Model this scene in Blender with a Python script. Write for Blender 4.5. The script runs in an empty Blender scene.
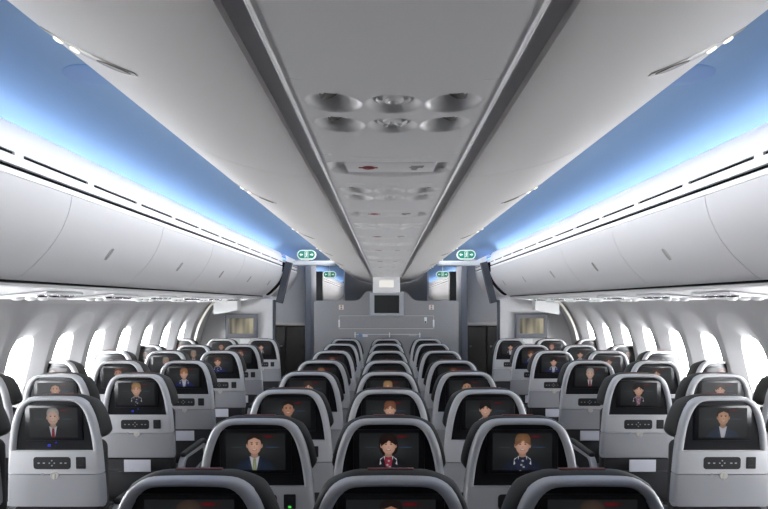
import bpy, bmesh, math, random
from mathutils import Vector, Matrix
random.seed(7)
PI = math.pi
scene = bpy.context.scene
col = scene.collection
CZ = 1.645            # eye height; heights in the shell profiles are given above it

# ------------------------------------------------------------------ materials
def s2l(c):
    return tuple(((x + .055) / 1.055) ** 2.4 if x > .04045 else x / 12.92 for x in c)

def mat(name, rgb, rough=.5, metal=0., spec=.5, coat=0., bump=0., bscale=200., emit=None, estr=0., var=0.):
    m = bpy.data.materials.new(name); m.use_nodes = True
    nt = m.node_tree; b = nt.nodes['Principled BSDF']
    b.inputs['Base Color'].default_value = (*rgb, 1)
    b.inputs['Roughness'].default_value = rough
    b.inputs['Metallic'].default_value = metal
    b.inputs['Specular IOR Level'].default_value = spec
    b.inputs['Coat Weight'].default_value = coat
    if emit:
        b.inputs['Emission Color'].default_value = (*emit, 1)
        b.inputs['Emission Strength'].default_value = estr
    if bump or var:
        tc = nt.nodes.new('ShaderNodeTexCoord')
        nz = nt.nodes.new('ShaderNodeTexNoise')
        nz.inputs['Scale'].default_value = bscale; nz.inputs['Detail'].default_value = 3
        nt.links.new(tc.outputs['Object'], nz.inputs['Vector'])
        if bump:
            bp = nt.nodes.new('ShaderNodeBump')
            bp.inputs['Strength'].default_value = bump; bp.inputs['Distance'].default_value = .002
            nt.links.new(nz.outputs['Fac'], bp.inputs['Height'])
            nt.links.new(bp.outputs['Normal'], b.inputs['Normal'])
        if var:
            rp = nt.nodes.new('ShaderNodeValToRGB')
            rp.color_ramp.elements[0].color = (*[x * (1 - var) for x in rgb], 1)
            rp.color_ramp.elements[1].color = (*[min(1, x * (1 + var)) for x in rgb], 1)
            rp.color_ramp.elements[0].position = .3; rp.color_ramp.elements[1].position = .7
            nt.links.new(nz.outputs['Fac'], rp.inputs['Fac'])
            nt.links.new(rp.outputs['Color'], b.inputs['Base Color'])
    return m

M = {}
M['bin'] = mat('bin_plastic', (.64, .635, .645), .38, spec=.4)
M['centre_bin'] = mat('centre_bin_plastic', (.83, .80, .78), .5, spec=.3)
M['valance'] = mat('valance_plastic', (.90, .90, .90), .4)
M['dark'] = mat('dark_gap', (.003, .003, .004), .8, spec=.1)
M['gap_grey'] = mat('grey_channel', (.75, .74, .75), .7, spec=.2)
M['strip'] = mat('service_strip_plastic', (.89, .87, .86), .3, spec=.5)
M['lip'] = mat('strip_lip_plastic', (.78, .77, .76), .35)
M['blue'] = mat('ceiling_blue_glow', (.27, .41, .63), .75, spec=.12)  # blue LED wash painted into the panel's base colour
M['wall'] = mat('sidewall_plastic', (.48, .475, .48), .5, spec=.3, bump=.03, bscale=400)
M['seal'] = mat('window_seal', (.55, .55, .57), .5)
M['carpet'] = mat('carpet', (.035, .036, .045), .95, spec=.1, bump=.6, bscale=500, var=.35)
M['shell'] = mat('seat_shell_plastic', (.47, .47, .485), .36, spec=.5, coat=.15)
M['tray'] = mat('tray_plastic', (.31, .31, .325), .42, spec=.45)
M['leather'] = mat('charcoal_leather', (.036, .036, .034), .6, spec=.22, bump=.25, bscale=260)
M['bezel'] = mat('black_bezel', (.010, .010, .012), .28, spec=.4)
M['blackp'] = mat('black_plastic', (.016, .016, .018), .4)
M['pocket'] = mat('pocket_fabric', (.030, .030, .033), .8, spec=.2, bump=.3, bscale=300)
M['chrome'] = mat('chrome', (.72, .72, .74), .2, metal=1.)
M['satin'] = mat('satin_metal', (.45, .45, .47), .4, metal=.8)
M['red'] = mat('red_tag_fabric', (.13, .04, .042), .8)
M['paper'] = mat('white_card', (.66, .66, .72), .6)
M['grey_dot'] = mat('button_grey', (.35, .35, .38), .5)
M['blue_led'] = mat('blue_indicator', (.02, .02, .2), .4, emit=(.02, .03, 1), estr=.35)
M['green_led'] = mat('green_indicator', (.02, .2, .02), .4, emit=(.1, .9, .1), estr=.7)
M['mon'] = mat('divider_laminate', (.30, .295, .30), .5, spec=.35, var=.05, bscale=60)
M['galley'] = mat('galley_laminate', (.16, .16, .165), .5)
M['tvside'] = mat('side_tv_housing', (.13, .135, .15), .4)
M['mon_light'] = mat('bulkhead_laminate', (.60, .595, .60), .5, spec=.35, var=.04, bscale=60)
M['slate'] = mat('slate_trim', (.05, .056, .072), .5)
M['post'] = mat('grey_blue_post', (.22, .23, .26), .45)
M['tvgrey'] = mat('tv_housing', (.42, .43, .46), .4)
M['tvdark'] = mat('tv_glass', (.03, .032, .03), .25, spec=.5)
M['white'] = mat('white_plastic', (.82, .82, .82), .4)
M['cream'] = mat('cream_trim', (.74, .70, .62), .5)
M['bronze'] = mat('dark_bronze_laminate', (.075, .07, .062), .3, metal=.3, spec=.5)
M['green'] = mat('sign_green', (.02, .19, .12), .4, emit=(.02, .26, .16), estr=.5)
M['signwhite'] = mat('sign_white', (.8, .85, .82), .4, emit=(.85, 1, .92), estr=.55)
M['redsign'] = mat('sign_red', (.30, .02, .03), .5)
M['latch'] = mat('pale_latch', (.52, .50, .46), .35, spec=.5)
M['greysign'] = mat('sign_grey', (.42, .40, .40), .5)
M['lens'] = mat('reading_light_lens', (.22, .21, .19), .2, spec=.6)
M['olive'] = mat('latch_cup_dark', (.13, .12, .095), .4)
M['glint'] = mat('warm_glint', (.9, .85, .7), .3, emit=(1, .93, .75), estr=1.6)  # glowing stand-in for highlights on the centre bin latches
M['grille'] = mat('grille_blue_glow', (.19, .33, .60), .5)  # carries the same painted blue light as the ceiling around it
M['labelblue'] = mat('label_blue', (.15, .28, .55), .5)

def led(name, c, s):
    m = bpy.data.materials.new(name); m.use_nodes = True
    nt = m.node_tree; nt.nodes.clear()
    e = nt.nodes.new('ShaderNodeEmission'); o = nt.nodes.new('ShaderNodeOutputMaterial')
    e.inputs['Color'].default_value = (*c, 1); e.inputs['Strength'].default_value = s
    nt.links.new(e.outputs[0], o.inputs[0]); return m
LED_STR = 10.0
M['led'] = led('cove_led', (.80, .89, 1.0), LED_STR)
M['led_added'] = led('added_wash_led', (1.0, .97, .94), 16.0)  # shared by the lamps added to brighten the cabin
M['led_blue'] = led('cove_led_blue', (.22, .42, 1.0), 3.0)
M['lit'] = led('lit_panel', (1, .97, .92), .85)

def glass():
    m = bpy.data.materials.new('window_glass'); m.use_nodes = True
    nt = m.node_tree; nt.nodes.clear()
    o = nt.nodes.new('ShaderNodeOutputMaterial'); mx = nt.nodes.new('ShaderNodeMixShader')
    t = nt.nodes.new('ShaderNodeBsdfTransparent'); g = nt.nodes.new('ShaderNodeBsdfGlossy')
    g.inputs['Roughness'].default_value = .05
    mx.inputs[0].default_value = .04
    nt.links.new(t.outputs[0], mx.inputs[1])
    nt.links.new(g.outputs[0], mx.inputs[2]); nt.links.new(mx.outputs[0], o.inputs[0]); return m
M['glass'] = glass()

def screen_mat():
    m = bpy.data.materials.new('lit_screen'); m.use_nodes = True
    nt = m.node_tree; b = nt.nodes['Principled BSDF']
    a = nt.nodes.new('ShaderNodeVertexColor'); a.layer_name = 'Picture'
    b.inputs['Base Color'].default_value = (.01, .01, .01, 1)
    b.inputs['Roughness'].default_value = .3
    b.inputs['Specular IOR Level'].default_value = .3
    nt.links.new(a.outputs['Color'], b.inputs['Emission Color'])
    b.inputs['Emission Strength'].default_value = .56
    return m
M['screen'] = screen_mat()

# ------------------------------------------------------------------ mesh helper
class MB:
    def __init__(s):
        s.v = []; s.f = []; s.m = []; s.c = {}
    def add(s, vs, fs, mi=0):
        b = len(s.v); s.v += [tuple(p) for p in vs]
        for f in fs: s.f.append(tuple(b + i for i in f)); s.m.append(mi)
        return b
    def rings(s, rings, closed=True, cap=True, mi=0):
        n = len(rings[0]); fs = []
        vs = [p for r in rings for p in r]
        for k in range(len(rings) - 1):
            for i in range(n if closed else n - 1):
                j = (i + 1) % n
                fs.append((k * n + i, k * n + j, (k + 1) * n + j, (k + 1) * n + i))
        if cap and closed:
            fs.append(tuple(range(n))[::-1]); fs.append(tuple((len(rings) - 1) * n + i for i in range(n)))
        s.add(vs, fs, mi)
    def box(s, lo, hi, r=0., seg=2, mi=0):
        bm = bmesh.new(); bmesh.ops.create_cube(bm, size=1)
        for v in bm.verts:
            v.co = Vector([lo[i] + (v.co[i] + .5) * (hi[i] - lo[i]) for i in range(3)])
        if r: bmesh.ops.bevel(bm, geom=bm.edges[:], offset=r, segments=seg, profile=.5, affect='EDGES')
        bm.verts.index_update()
        s.add([v.co[:] for v in bm.verts], [[v.index for v in f.verts] for f in bm.faces], mi); bm.free()
    def tube(s, pts, r, n=10, mi=0):
        rr = []
        for i, p in enumerate(pts):
            a = Vector(pts[max(0, i - 1)]); b = Vector(pts[min(len(pts) - 1, i + 1)])
            d = (b - a).normalized(); u = d.orthogonal().normalized() if abs(d.z) > .9 else d.cross(Vector((0, 0, 1))).normalized()
            w = d.cross(u)
            rr.append([tuple(Vector(p) + u * r * math.cos(2 * PI * k / n) + w * r * math.sin(2 * PI * k / n)) for k in range(n)])
        s.rings(rr, mi=mi)
    def lathe(s, c, ax, prof, n=24, mi=0):
        """prof: (radius, distance along ax)"""
        ax = Vector(ax).normalized(); u = ax.orthogonal().normalized(); w = ax.cross(u); c = Vector(c)
        s.rings([[tuple(c + ax * h + u * r * math.cos(2 * PI * k / n) + w * r * math.sin(2 * PI * k / n)) for k in range(n)] for r, h in prof], mi=mi)
    def sweep(s, prof, y0, y1, t=.012, inward=1, mi=0, ny=1):
        """(x,z) polyline swept along y, thickened to the left of its direction (inward=1) or right"""
        n = len(prof); back = []
        for i, p in enumerate(prof):
            a = prof[max(0, i - 1)]; b = prof[min(n - 1, i + 1)]
            dx, dz = b[0] - a[0], b[1] - a[1]; L = math.hypot(dx, dz) or 1
            back.append((p[0] - dz / L * t * inward, p[1] + dx / L * t * inward))
        loop = list(prof) + back[::-1]
        s.rings([[(x, y0 + (y1 - y0) * k / ny, z) for x, z in loop] for k in range(ny + 1)], mi=mi, cap=False)
        N = len(loop); fs = []
        for k in (0, 1):
            vs = [(x, y1 if k else y0, z) for x, z in loop]
            s.add(vs, [(i, i + 1, N - 2 - i, N - 1 - i) for i in range(n - 1)], mi)
    def poly(s, pts, y0, y1, mi=0):
        """(x,z) polygon extruded along y"""
        n = len(pts)
        s.rings([[(x, y0, z) for x, z in pts], [(x, y1, z) for x, z in pts]], mi=mi)
    def mesh(s, name, mats, smooth=True, angle=40):
        me = bpy.data.meshes.new(name); me.from_pydata(s.v, [], s.f)
        for m in (mats if isinstance(mats, (list, tuple)) else [mats]): me.materials.append(m)
        me.polygons.foreach_set('material_index', s.m)
        bm = bmesh.new(); bm.from_mesh(me)
        bmesh.ops.recalc_face_normals(bm, faces=bm.faces[:]); bm.to_mesh(me); bm.free()
        if smooth:
            me.polygons.foreach_set('use_smooth', [True] * len(me.polygons))
            me.set_sharp_from_angle(angle=math.radians(angle))
        me.update(); return me

def put(name, me, parent=None, loc=(0, 0, 0), rot=(0, 0, 0)):
    o = bpy.data.objects.new(name, me); col.objects.link(o)
    if parent: o.parent = parent
    o.location = loc; o.rotation_euler = rot
    return o
def empty(name, loc): 
    o = bpy.data.objects.new(name, None); col.objects.link(o); o.location = loc; o.empty_display_size = .1
    return o
def tag(o, label=None, cat=None, group=None, kind=None):
    if label: o['label'] = label
    if cat: o['category'] = cat
    if group: o['group'] = group
    if kind: o['kind'] = kind
    return o
def struct(name, mb, m, smooth=True, angle=40):
    return tag(put(name, mb.mesh(name, m, smooth, angle)), kind='structure')

def smoothline(pts, n):
    """Catmull-Rom through pts, resampled evenly to n+1 points"""
    P = [Vector((*p, 0)) for p in pts]; dense = []
    for i in range(len(P) - 1):
        a, b, c, d = P[max(0, i - 1)], P[i], P[i + 1], P[min(len(P) - 1, i + 2)]
        for k in range(12):
            t = k / 12
            dense.append(.5 * ((2 * b) + (c - a) * t + (2 * a - 5 * b + 4 * c - d) * t * t + (3 * b - a - 3 * c + d) * t ** 3))
    dense.append(P[-1])
    L = [0]
    for i in range(1, len(dense)): L.append(L[-1] + (dense[i] - dense[i - 1]).length)
    out = []; j = 0
    for k in range(n + 1):
        t = L[-1] * k / n
        while j < len(L) - 2 and L[j + 1] < t: j += 1
        f = (t - L[j]) / ((L[j + 1] - L[j]) or 1)
        q = dense[j].lerp(dense[j + 1], min(1, f)); out.append((q.x, q.y))
    return out
def up(prof): return [(x, h + CZ) for x, h in prof]
def flip(prof, s): return [(x * s, z) for x, z in prof]
ORD = ['nearest', 'second', 'third', 'fourth', 'fifth', 'sixth', 'seventh', 'eighth', 'ninth', 'tenth']
SIDE = {-1: 'left', 1: 'right'}

# ------------------------------------------------------------------ the cabin shell
Y0, Y1 = -3.2, 22.0
YB = 8.62             # plane of the class divider

b = MB(); b.box((-2.78, Y0, -.05), (2.78, Y1, 0)); struct('floor', b, M['carpet'], smooth=False)

WALLP = smoothline([(2.40, 1.675), (2.46, 1.61), (2.545, 1.48), (2.615, 1.33), (2.665, 1.15), (2.70, .95), (2.71, .75), (2.69, .4), (2.60, 0)], 60)
def wx(z):
    for i in range(len(WALLP) - 1):
        (xa, za), (xb, zb) = WALLP[i], WALLP[i + 1]
        if zb <= z <= za: return xa + (xb - xa) * (za - z) / (za - zb)
    return WALLP[0][0] if z > 1.6 else WALLP[-1][0]
WIN0, WINP = 4.42, .577
KW = list(range(-5, 7))
def pol(dy, dz, a, bb, n):
    L = math.hypot(dy, dz); cy, cz = dy / L, dz / L
    r = 1 / ((abs(cy) / a) ** n + (abs(cz) / bb) ** n) ** (1 / n)
    return cy * r, cz * r
ZLO, ZHI, ZC = .76, 1.645, 1.20
for s in (-1, 1):
    b = MB()
    def P(y, z, d=0): return (s * (wx(z) + d), y, z)
    lo = WIN0 + WINP * (KW[0] - .5); hi = WIN0 + WINP * (KW[-1] + .5)
    zs_low = [z for _, z in WALLP if z < ZLO]; zs_low = [ZLO] + zs_low
    zs_hi = [WALLP[0][1], 1.66, ZHI]
    for zs in (zs_hi, zs_low):
        for i in range(len(zs) - 1):
            b.add([P(lo, zs[i]), P(hi, zs[i]), P(hi, zs[i + 1]), P(lo, zs[i + 1])], [(0, 1, 2, 3)])
    for (ya, yb) in ((Y0, lo), (hi, 11.0)):
        zs = [z for _, z in WALLP]
        for i in range(len(zs) - 1):
            b.add([P(ya, zs[i]), P(yb, zs[i]), P(yb, zs[i + 1]), P(ya, zs[i + 1])], [(0, 1, 2, 3)])
    for k in KW:
        yc = WIN0 + WINP * k; h = WINP / 2
        bd = []
        NS = 14
        for i in range(NS): bd.append((-h + 2 * h * i / NS, ZLO - ZC))
        for i in range(NS): bd.append((h, ZLO - ZC + (ZHI - ZLO) * i / NS))
        for i in range(NS): bd.append((h - 2 * h * i / NS, ZHI - ZC))
        for i in range(NS): bd.append((-h, ZHI - ZC - (ZHI - ZLO) * i / NS))
        rings = [[P(yc + dy, ZC + dz) for dy, dz in bd]]
        for (a, bb, n, zc, d) in ((.245, .380, 3.0, 1.20, 0), (.238, .372, 3.0, 1.20, .004), (.225, .350, 3.0, 1.195, .014), (.19, .30, 2.9, 1.18, .038), (.141, .243, 2.8, 1.165, .066), (.129, .229, 2.8, 1.165, .095)):
            r = []
            for dy, dz in bd:
                py, pz = pol(dy, dz + (ZC - zc), a, bb, n)
                r.append(P(yc + py, zc + pz, d))
            rings.append(r)
        b.rings(rings, cap=False)
    o = struct('wall_' + SIDE[s], b, M['wall'], angle=28)
    for k in KW:
        if k < -2: 
            continue
        yc = WIN0 + WINP * k
        b = MB(); A = [2 * PI * i / 40 for i in range(40)]
        def ring(a, bb, d): 
            out = []
            for t in A:
                py, pz = pol(math.cos(t), math.sin(t), a, bb, 2.8)
                out.append((s * (wx(1.165 + pz) + d), yc + py, 1.165 + pz))
            return out
        R = [ring(.128, .228, .098), ring(.121, .221, .099), ring(.121, .221, .112), ring(.150, .250, .112), ring(.150, .250, .098), ring(.128, .228, .098)]
        b.rings(R, cap=False)
        w = struct('window_%d' % (k + 3 + (0 if s < 0 else 9)), b, M['seal'])
        b = MB(); b.rings([ring(.121, .221, .104), ring(.121, .221, .108)])
        put('pane', b.mesh('pane', M['glass'], smooth=False), w)

# unseen fuselage crown added to block stray daylight; end walls
crown = smoothline([(-2.66, 1.55), (-2.70, 1.9), (-2.45, 2.4), (-1.7, 2.78), (0, 2.95), (1.7, 2.78), (2.45, 2.4), (2.70, 1.9), (2.66, 1.55)], 40)
b = MB(); b.sweep(crown, Y0, Y1, .03, 1); struct('ceiling', b, M['gap_grey'])
b = MB(); b.box((-2.8, Y0 - .05, 0), (2.8, Y0, 3)); struct('wall_back', b, M['mon_light'], smooth=False)
b = MB(); b.box((-2.8, Y1, 0), (2.8, Y1 + .05, 3)); struct('wall_front', b, M['mon'], smooth=False)
for s in (-1, 1):     # lining of the forward cabin beyond the doors
    b = MB(); b.sweep(flip(WALLP, s), 11.0, Y1, .02, -s if s < 0 else -1)
    struct('trim_%d' % (20 + (s + 1) // 2), b, M['wall'])

# aisle ceiling, blue light put into its colour, one panel per side
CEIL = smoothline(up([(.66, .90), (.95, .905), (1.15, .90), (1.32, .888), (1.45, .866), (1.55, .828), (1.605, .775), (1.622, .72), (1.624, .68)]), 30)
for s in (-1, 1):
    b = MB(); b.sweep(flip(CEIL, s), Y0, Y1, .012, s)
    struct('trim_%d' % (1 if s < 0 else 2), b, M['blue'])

# side bins, valances, coves
DOOR = smoothline(up([(1.765, .112), (1.735, .128), (1.69, .165), (1.62, .235), (1.56, .315), (1.52, .395), (1.50, .46), (1.492, .509)]), 26)
SEAM0, BINP = -1.83, 1.165
VAL = up([(1.491, .553), (1.490, .590)])
RAIL = up([(1.492, .512), (1.4915, .535)])
VAL2 = smoothline(up([(1.490, .604), (1.492, .65), (1.502, .70), (1.52, .728), (1.545, .735), (1.57, .725)]), 12)
for s in (-1, 1):
    back = [(x + .035, z + .012) for x, z in DOOR]
    for (ya, yb) in ((Y0, YB - .02), (9.0, 10.06), (13.6, Y1)):
        b = MB(); b.sweep(flip(back, s), ya, yb, .02, -s)     # dark carcass behind the doors
        b.box((min(s * 1.53, s * 1.60), ya, CZ + .49), (max(s * 1.53, s * 1.60), yb, CZ + .62))
        b.box((min(s * 1.50, s * 1.60), ya, CZ + .578), (max(s * 1.50, s * 1.60), yb, CZ + .612))
        struct('trim_%d' % (30 + int(ya) + 10 * (s + 1)), b, M['dark'], smooth=False)
        b = MB(); b.sweep(flip(VAL, s), ya, yb, .02, -s); b.sweep(flip(RAIL, s), ya, yb, .02, -s)
        b.sweep(flip(VAL2, s), ya, yb, .010, -s)
        # bridges between the air slots
        k = 0; y = 2.42 - .59 * 10
        while y < yb:
            if y > ya: b.box((min(s * 1.4905, s * 1.52), y - .03, CZ + .58), (max(s * 1.4905, s * 1.52), y + .03, CZ + .61))
            y += .59
        struct('trim_%d' % (70 + int(ya) + 10 * (s + 1)), b, M['valance'])
        # light trough and LED strip
        b = MB(); b.box((min(s * 1.56, s * 1.622), ya, CZ + .66), (max(s * 1.56, s * 1.622), yb, CZ + .675))
        struct('trim_%d' % (110 + int(ya) + 10 * (s + 1)), b, M['valance'], smooth=False)
        b = MB(); b.sweep(flip(up([(1.577, .70), (1.612, .70)]), s), ya + .02, yb - .02, .01, -s)
        where = {Y0: 'along the %s bins of the near cabin', 9.0: 'above the %s bins beyond the divider', 13.6: 'above the farthest %s bins'}[ya] % SIDE[s]
        tag(put('cove_light_strip', b.mesh('cove_light_strip', M['led_blue'] if ya == 9.0 else M['led'], smooth=False)), 'long bright white cove light ' + where, 'light', 'cove lights')

    # the doors: one unit each
    seams = [SEAM0 + BINP * i for i in range(0, 10)]          # -1.83 ... 8.655
    vis = 0
    units = [(Y0, seams[0])] + list(zip(seams[:-1], seams[1:])) + [(9.02, 10.05)] + [(13.62 + 1.39 * i, 13.62 + 1.39 * (i + 1)) for i in range(6)]
    hm = MB()
    base_k = 17
    # latch lies along the door's curve
    for (ya, yb) in units:
        yb_ = min(yb, YB - .015) if ya < YB else yb
        b = MB(); b.sweep(flip(DOOR, s), ya + .002, yb_ - .002, .016, -s, ny=1)
        o = put('overhead_bin', b.mesh('overhead_bin', M['bin'], angle=60))
        if yb < 2.6: 
            lab = {0: 'overhead bin behind the camera'}.get(0)
            lab = '%s overhead bin door passing out of the frame beside the camera' % SIDE[s]
            if ya < 1.2: 
                bpy.data.objects.remove(o); 
                # plain lining where the photograph shows nothing
                struct('trim_%d' % (150 + int(ya * 10 + 40) + (s + 1) * 50), b, M['bin'], angle=60)
                continue
        ym = (ya + yb) / 2
        if ya < YB: 
            lab = '%s white overhead bin over the %s window seats, long curved door with grey latch' % (ORD[vis], SIDE[s])
            vis += 1
            grp = '%s overhead bins' % SIDE[s]
        elif ya < 12:
            lab = 'short curved white overhead bin just beyond the %s bulkhead, before the closet' % SIDE[s]; grp = None
        else:
            lab = 'far white overhead bin of the %s forward cabin, seen past the exit sign' % SIDE[s]; grp = '%s far forward bins' % SIDE[s]
        tag(o, lab, 'overhead bin', grp)
        if ya < YB and ym > 2:
            # latch plate following the profile near its middle
            i0 = 13
            seg = DOOR[i0 - 2:i0 + 3]
            pa = o
            for w, t, nm_, m_ in ((.020, .003, 'latch', M['latch']), (.009, .0055, 'latch_slot', M['grey_dot'])):
                lb = MB(); rows = []
                for q, (x, z) in enumerate(seg):
                    a, c = DOOR[i0 - 3 + q], DOOR[i0 - 1 + q]
                    dx, dz = c[0] - a[0], c[1] - a[1]; L = math.hypot(dx, dz)
                    nx, nz = -abs(dz) / L, -abs(dx) / L
                    ww = w * (.55 if q in (0, 4) else 1)
                    rows.append([(s * (x + nx * t), ym - ww, z + nz * t), (s * (x + nx * t), ym + ww, z + nz * t), (s * x, ym + ww, z), (s * x, ym - ww, z)])
                lb.rings(rows); pa = put(nm_, lb.mesh(nm_, m_), pa)

    # service panel under the bins
    PSUP = up([(1.80, .080), (2.0, .068), (2.2, .048), (2.405, .028)])
    b = MB(); b.sweep(flip(PSUP, s), Y0, YB - .02, .012, s)
    b.sweep(flip(up([(1.775, .098), (1.78, .085), (1.80, .080)]), s), Y0, YB - .02, .008, s)
    struct('trim_%d' % (3 if s < 0 else 4), b, M['wall'])
    b = MB(); b.box((min(s * 1.77, s * 1.90), Y0, CZ + .100), (max(s * 1.77, s * 1.90), YB - .02, CZ + .112))
    struct('trim_%d' % (5 if s < 0 else 6), b, M['dark'], smooth=False)

# side service units: plate with three spot lamps and three air nozzles
def side_unit_parts(s):
    tilt = lambda x, d: (s * x, CZ + .080 - (x - 1.80) * .086 - d)
    def pt(x, y, d): 
        a, z = tilt(x, d); return (a, y, z)
    b = MB()
    rows = []
    for (dx, d) in ((0, 0), (.004, .010), (.012, .014), (.33, .014), (.338, .010), (.342, 0)):
        rows.append((1.93 + dx, d))
    N = []
    loop = []
    for (hy, d, e) in ((.21, .0, 0), (.207, .010, .003), (.198, .014, .012)):
        loop.append([pt(1.93 + e, -hy, d), pt(2.27 - e, -hy, d), pt(2.27 - e, hy, d), pt(1.93 + e, hy, d)])
    b.rings(loop)
    plate = b.mesh('service_panel', M['white'])
    lamp = MB()
    lamps = []
    for i in range(3):
        m = MB(); y = -.13 + .13 * i
        m.lathe(pt(2.0, y, .012), (0, 0, -1), [(.045, 0), (.045, .006), (.036, .014), (.028, .010), (.020, .004), (.0, .004)][:5], 20)
        lamps.append(m.mesh('reading_light', M['chrome']))
        m = MB(); 
        m.lathe(pt(2.14, y, .012), (0, 0, -1), [(.036, 0), (.034, .010), (.024, .018), (.012, .022)], 20)
        lamps.append(m.mesh('air_nozzle', M['white']))
    return plate, lamps
for s in (-1, 1):
    plate, lamps = side_unit_parts(s)
    for i, y in enumerate([2.75, 3.6, 4.45, 5.3, 6.15, 7.0, 7.8]):
        o = put('service_unit', plate, loc=(0, y, 0))
        tag(o, '%s white lamp and air panel under the %s bins, above the windows' % (ORD[i], SIDE[s]), 'service panel', '%s window-side service panels' % SIDE[s])
        for me in lamps: put(me.name.split('.')[0], me, o)

# ------------------------------------------------------------------ centre ceiling: bins and service strip
CB = smoothline(up([(.226, .372), (.30, .378), (.42, .402), (.53, .440), (.62, .490), (.69, .542), (.732, .580), (.75, .62), (.745, .68), (.72, .74)]), 40)
cs = [-3.2, .40, 1.76, 3.15, 4.53, 5.90, 7.20, 8.50, 10.95]
for s in (-1, 1):
    for i in range(len(cs) - 1):
        b = MB(); b.sweep(flip(CB, s), cs[i] + .002, cs[i + 1] - .002, .015, s)
        o = put('centre_bin', b.mesh('centre_bin', M['centre_bin'], angle=60))
        if i == 0: nm = 'plain grey centre bin at the top of the frame, %s of the service strip' % SIDE[s]
        elif i == 7: nm = 'centre bin beyond the divider, %s side above the dark galley wall' % SIDE[s]
        else: nm = '%s pale grey centre overhead bin %s of the service strip, latch on outer edge' % (ORD[i - 1], SIDE[s])
        tag(o, nm, 'overhead bin', 'centre bins on the %s' % SIDE[s])
        if 0 < i < 7:
            ym = (1.087, 2.48, 3.85, 5.2, 6.55, 7.85)[i - 1]
            # latch lies across the bin: a plate with two glowing dots painted as highlights outboard and a dark cup inboard
            def cp(dy, f, d):
                a = int(f); t = f - a
                p = Vector(CB[a]).lerp(Vector(CB[a + 1]), t); q = Vector(CB[a + 1]) - Vector(CB[a]); q.normalize()
                n = Vector((q.y, -q.x))
                return (s * (p.x + n.x * d), ym + dy, p.y + n.y * d)
            idx = lambda x: next(k + (x - CB[k][0]) / (CB[k + 1][0] - CB[k][0]) for k in range(39) if CB[k][0] <= x <= CB[k + 1][0])
            def patch(x0, x1, w, h, m, nm_, parent, pw=.5):
                lb = MB(); rows = []
                for j in range(15):
                    t = j / 14; f = idx(x0 + (x1 - x0) * t); ww = w * math.sin(PI * (.03 + .94 * t)) ** pw
                    rows.append([cp(-ww, f, .0005), cp(-ww * .85, f, h), cp(ww * .85, f, h), cp(ww, f, .0005)])
                lb.rings(rows); return put(nm_, lb.mesh(nm_, m), parent)
            lt = patch(.465, .635, .023, .0025, M['latch'], 'latch', o)
            patch(.475, .535, .015, .004, M['olive'], 'latch_cup', lt, .7)
            for x in (.575, .605):
                m = MB(); c = Vector(cp(0, idx(x), .003)); e = Vector(cp(0, idx(x), 1))
                m.lathe(c, e - c, [(.009, 0), (.008, .003), (.004, .004)], 14)
                put('latch_glint', m.mesh('latch_glint', M['glint']), lt)
# unseen lamps added on top of the centre bins to brighten the side bins
for s in (-1, 1):
    b = MB(); b.box((min(s * .69, s * .735), 1.7, CZ + .745), (max(s * .69, s * .735), 10.9, CZ + .80))
    o = put('added_wash_lamp', b.mesh('added_wash_lamp', M['led_added'], smooth=False))
    tag(o, 'long added lamp lying unseen on top of the centre bins, %s edge' % SIDE[s], 'light', 'added wash lamps')
# dark channel either side of the strip
for s in (-1, 1):
    b = MB(); b.sweep(flip(up([(.160, .378), (.185, .386), (.226, .388), (.236, .380)]), s), Y0, 10.95, .01, s)
    struct('trim_%d' % (7 if s < 0 else 8), b, M['gap_grey'])
    b = MB()
    pr = [(s * (.1785 + .0045 * math.cos(a)), CZ + .364 + .010 * math.sin(a)) for a in [2 * PI * k / 12 for k in range(12)]]
    b.rings([[(x, Y0, z) for x, z in pr], [(x, 8.15, z) for x, z in pr]])
    struct('trim_%d' % (9 if s < 0 else 10), b, M['lip'])
HS = .36
def sag(x): return CZ + HS - .010 * (1 - (x / .184) ** 2)
def strip_piece(y0, y1, fn=None, nx=8, ny=1):
    b = MB(); vs = []; fs = []
    for j in range(ny + 1):
        for i in range(nx + 1):
            x = -.177 + .354 * i / nx; y = y0 + (y1 - y0) * j / ny
            vs.append((x, y, sag(x) + (fn(x, y) if fn else 0)))
    for j in range(ny):
        for i in range(nx):
            a = j * (nx + 1) + i; fs.append((a, a + 1, a + nx + 2, a + nx + 1))
    # back plate keeps it a solid tray
    n = len(vs)
    vs += [(-.177, y0, CZ + HS + .045), (.177, y0, CZ + HS + .045), (.177, y1, CZ + HS + .045), (-.177, y1, CZ + HS + .045)]
    fs.append((n, n + 1, n + 2, n + 3))
    b.add(vs, fs)
    return b
R = .049
BOWLS = [(-.105, 0), (.105, 0), (-.103, .127), (.103, .127)]
NOZ = [(0, 0), (0, .127)]
def unit_h(x, y):
    z = 0
    for cx, cy in BOWLS:
        d = math.hypot(x - cx, (y - cy)) / R
        if d < 1: z += .026 * (1 - d * d) ** .8
        elif d < 1.12: z -= .0015 * (1.12 - d) / .12
    for cx, cy in NOZ:
        d = math.hypot(x - cx, (y - cy)) / R
        if d < 1: z += .012 * min(1, (1 - d) * 4)
    return z
unit_me = strip_piece(-.1, .225, unit_h, 104, 92).mesh('service_panel', M['strip'], angle=80)
lens_me = []
for cx, cy in BOWLS:
    m = MB(); sx = -1 if cx < 0 else 1
    ax = Vector((sx * -.35, .05, -1))
    m.lathe((cx + sx * .008, cy - .004, CZ + HS + .010), ax, [(.017, -.004), (.017, .004), (.014, .006), (.011, .004), (.003, .003)], 22)
    lens_me.append(('reading_light', m.mesh('reading_light', M['lens'])))
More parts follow.
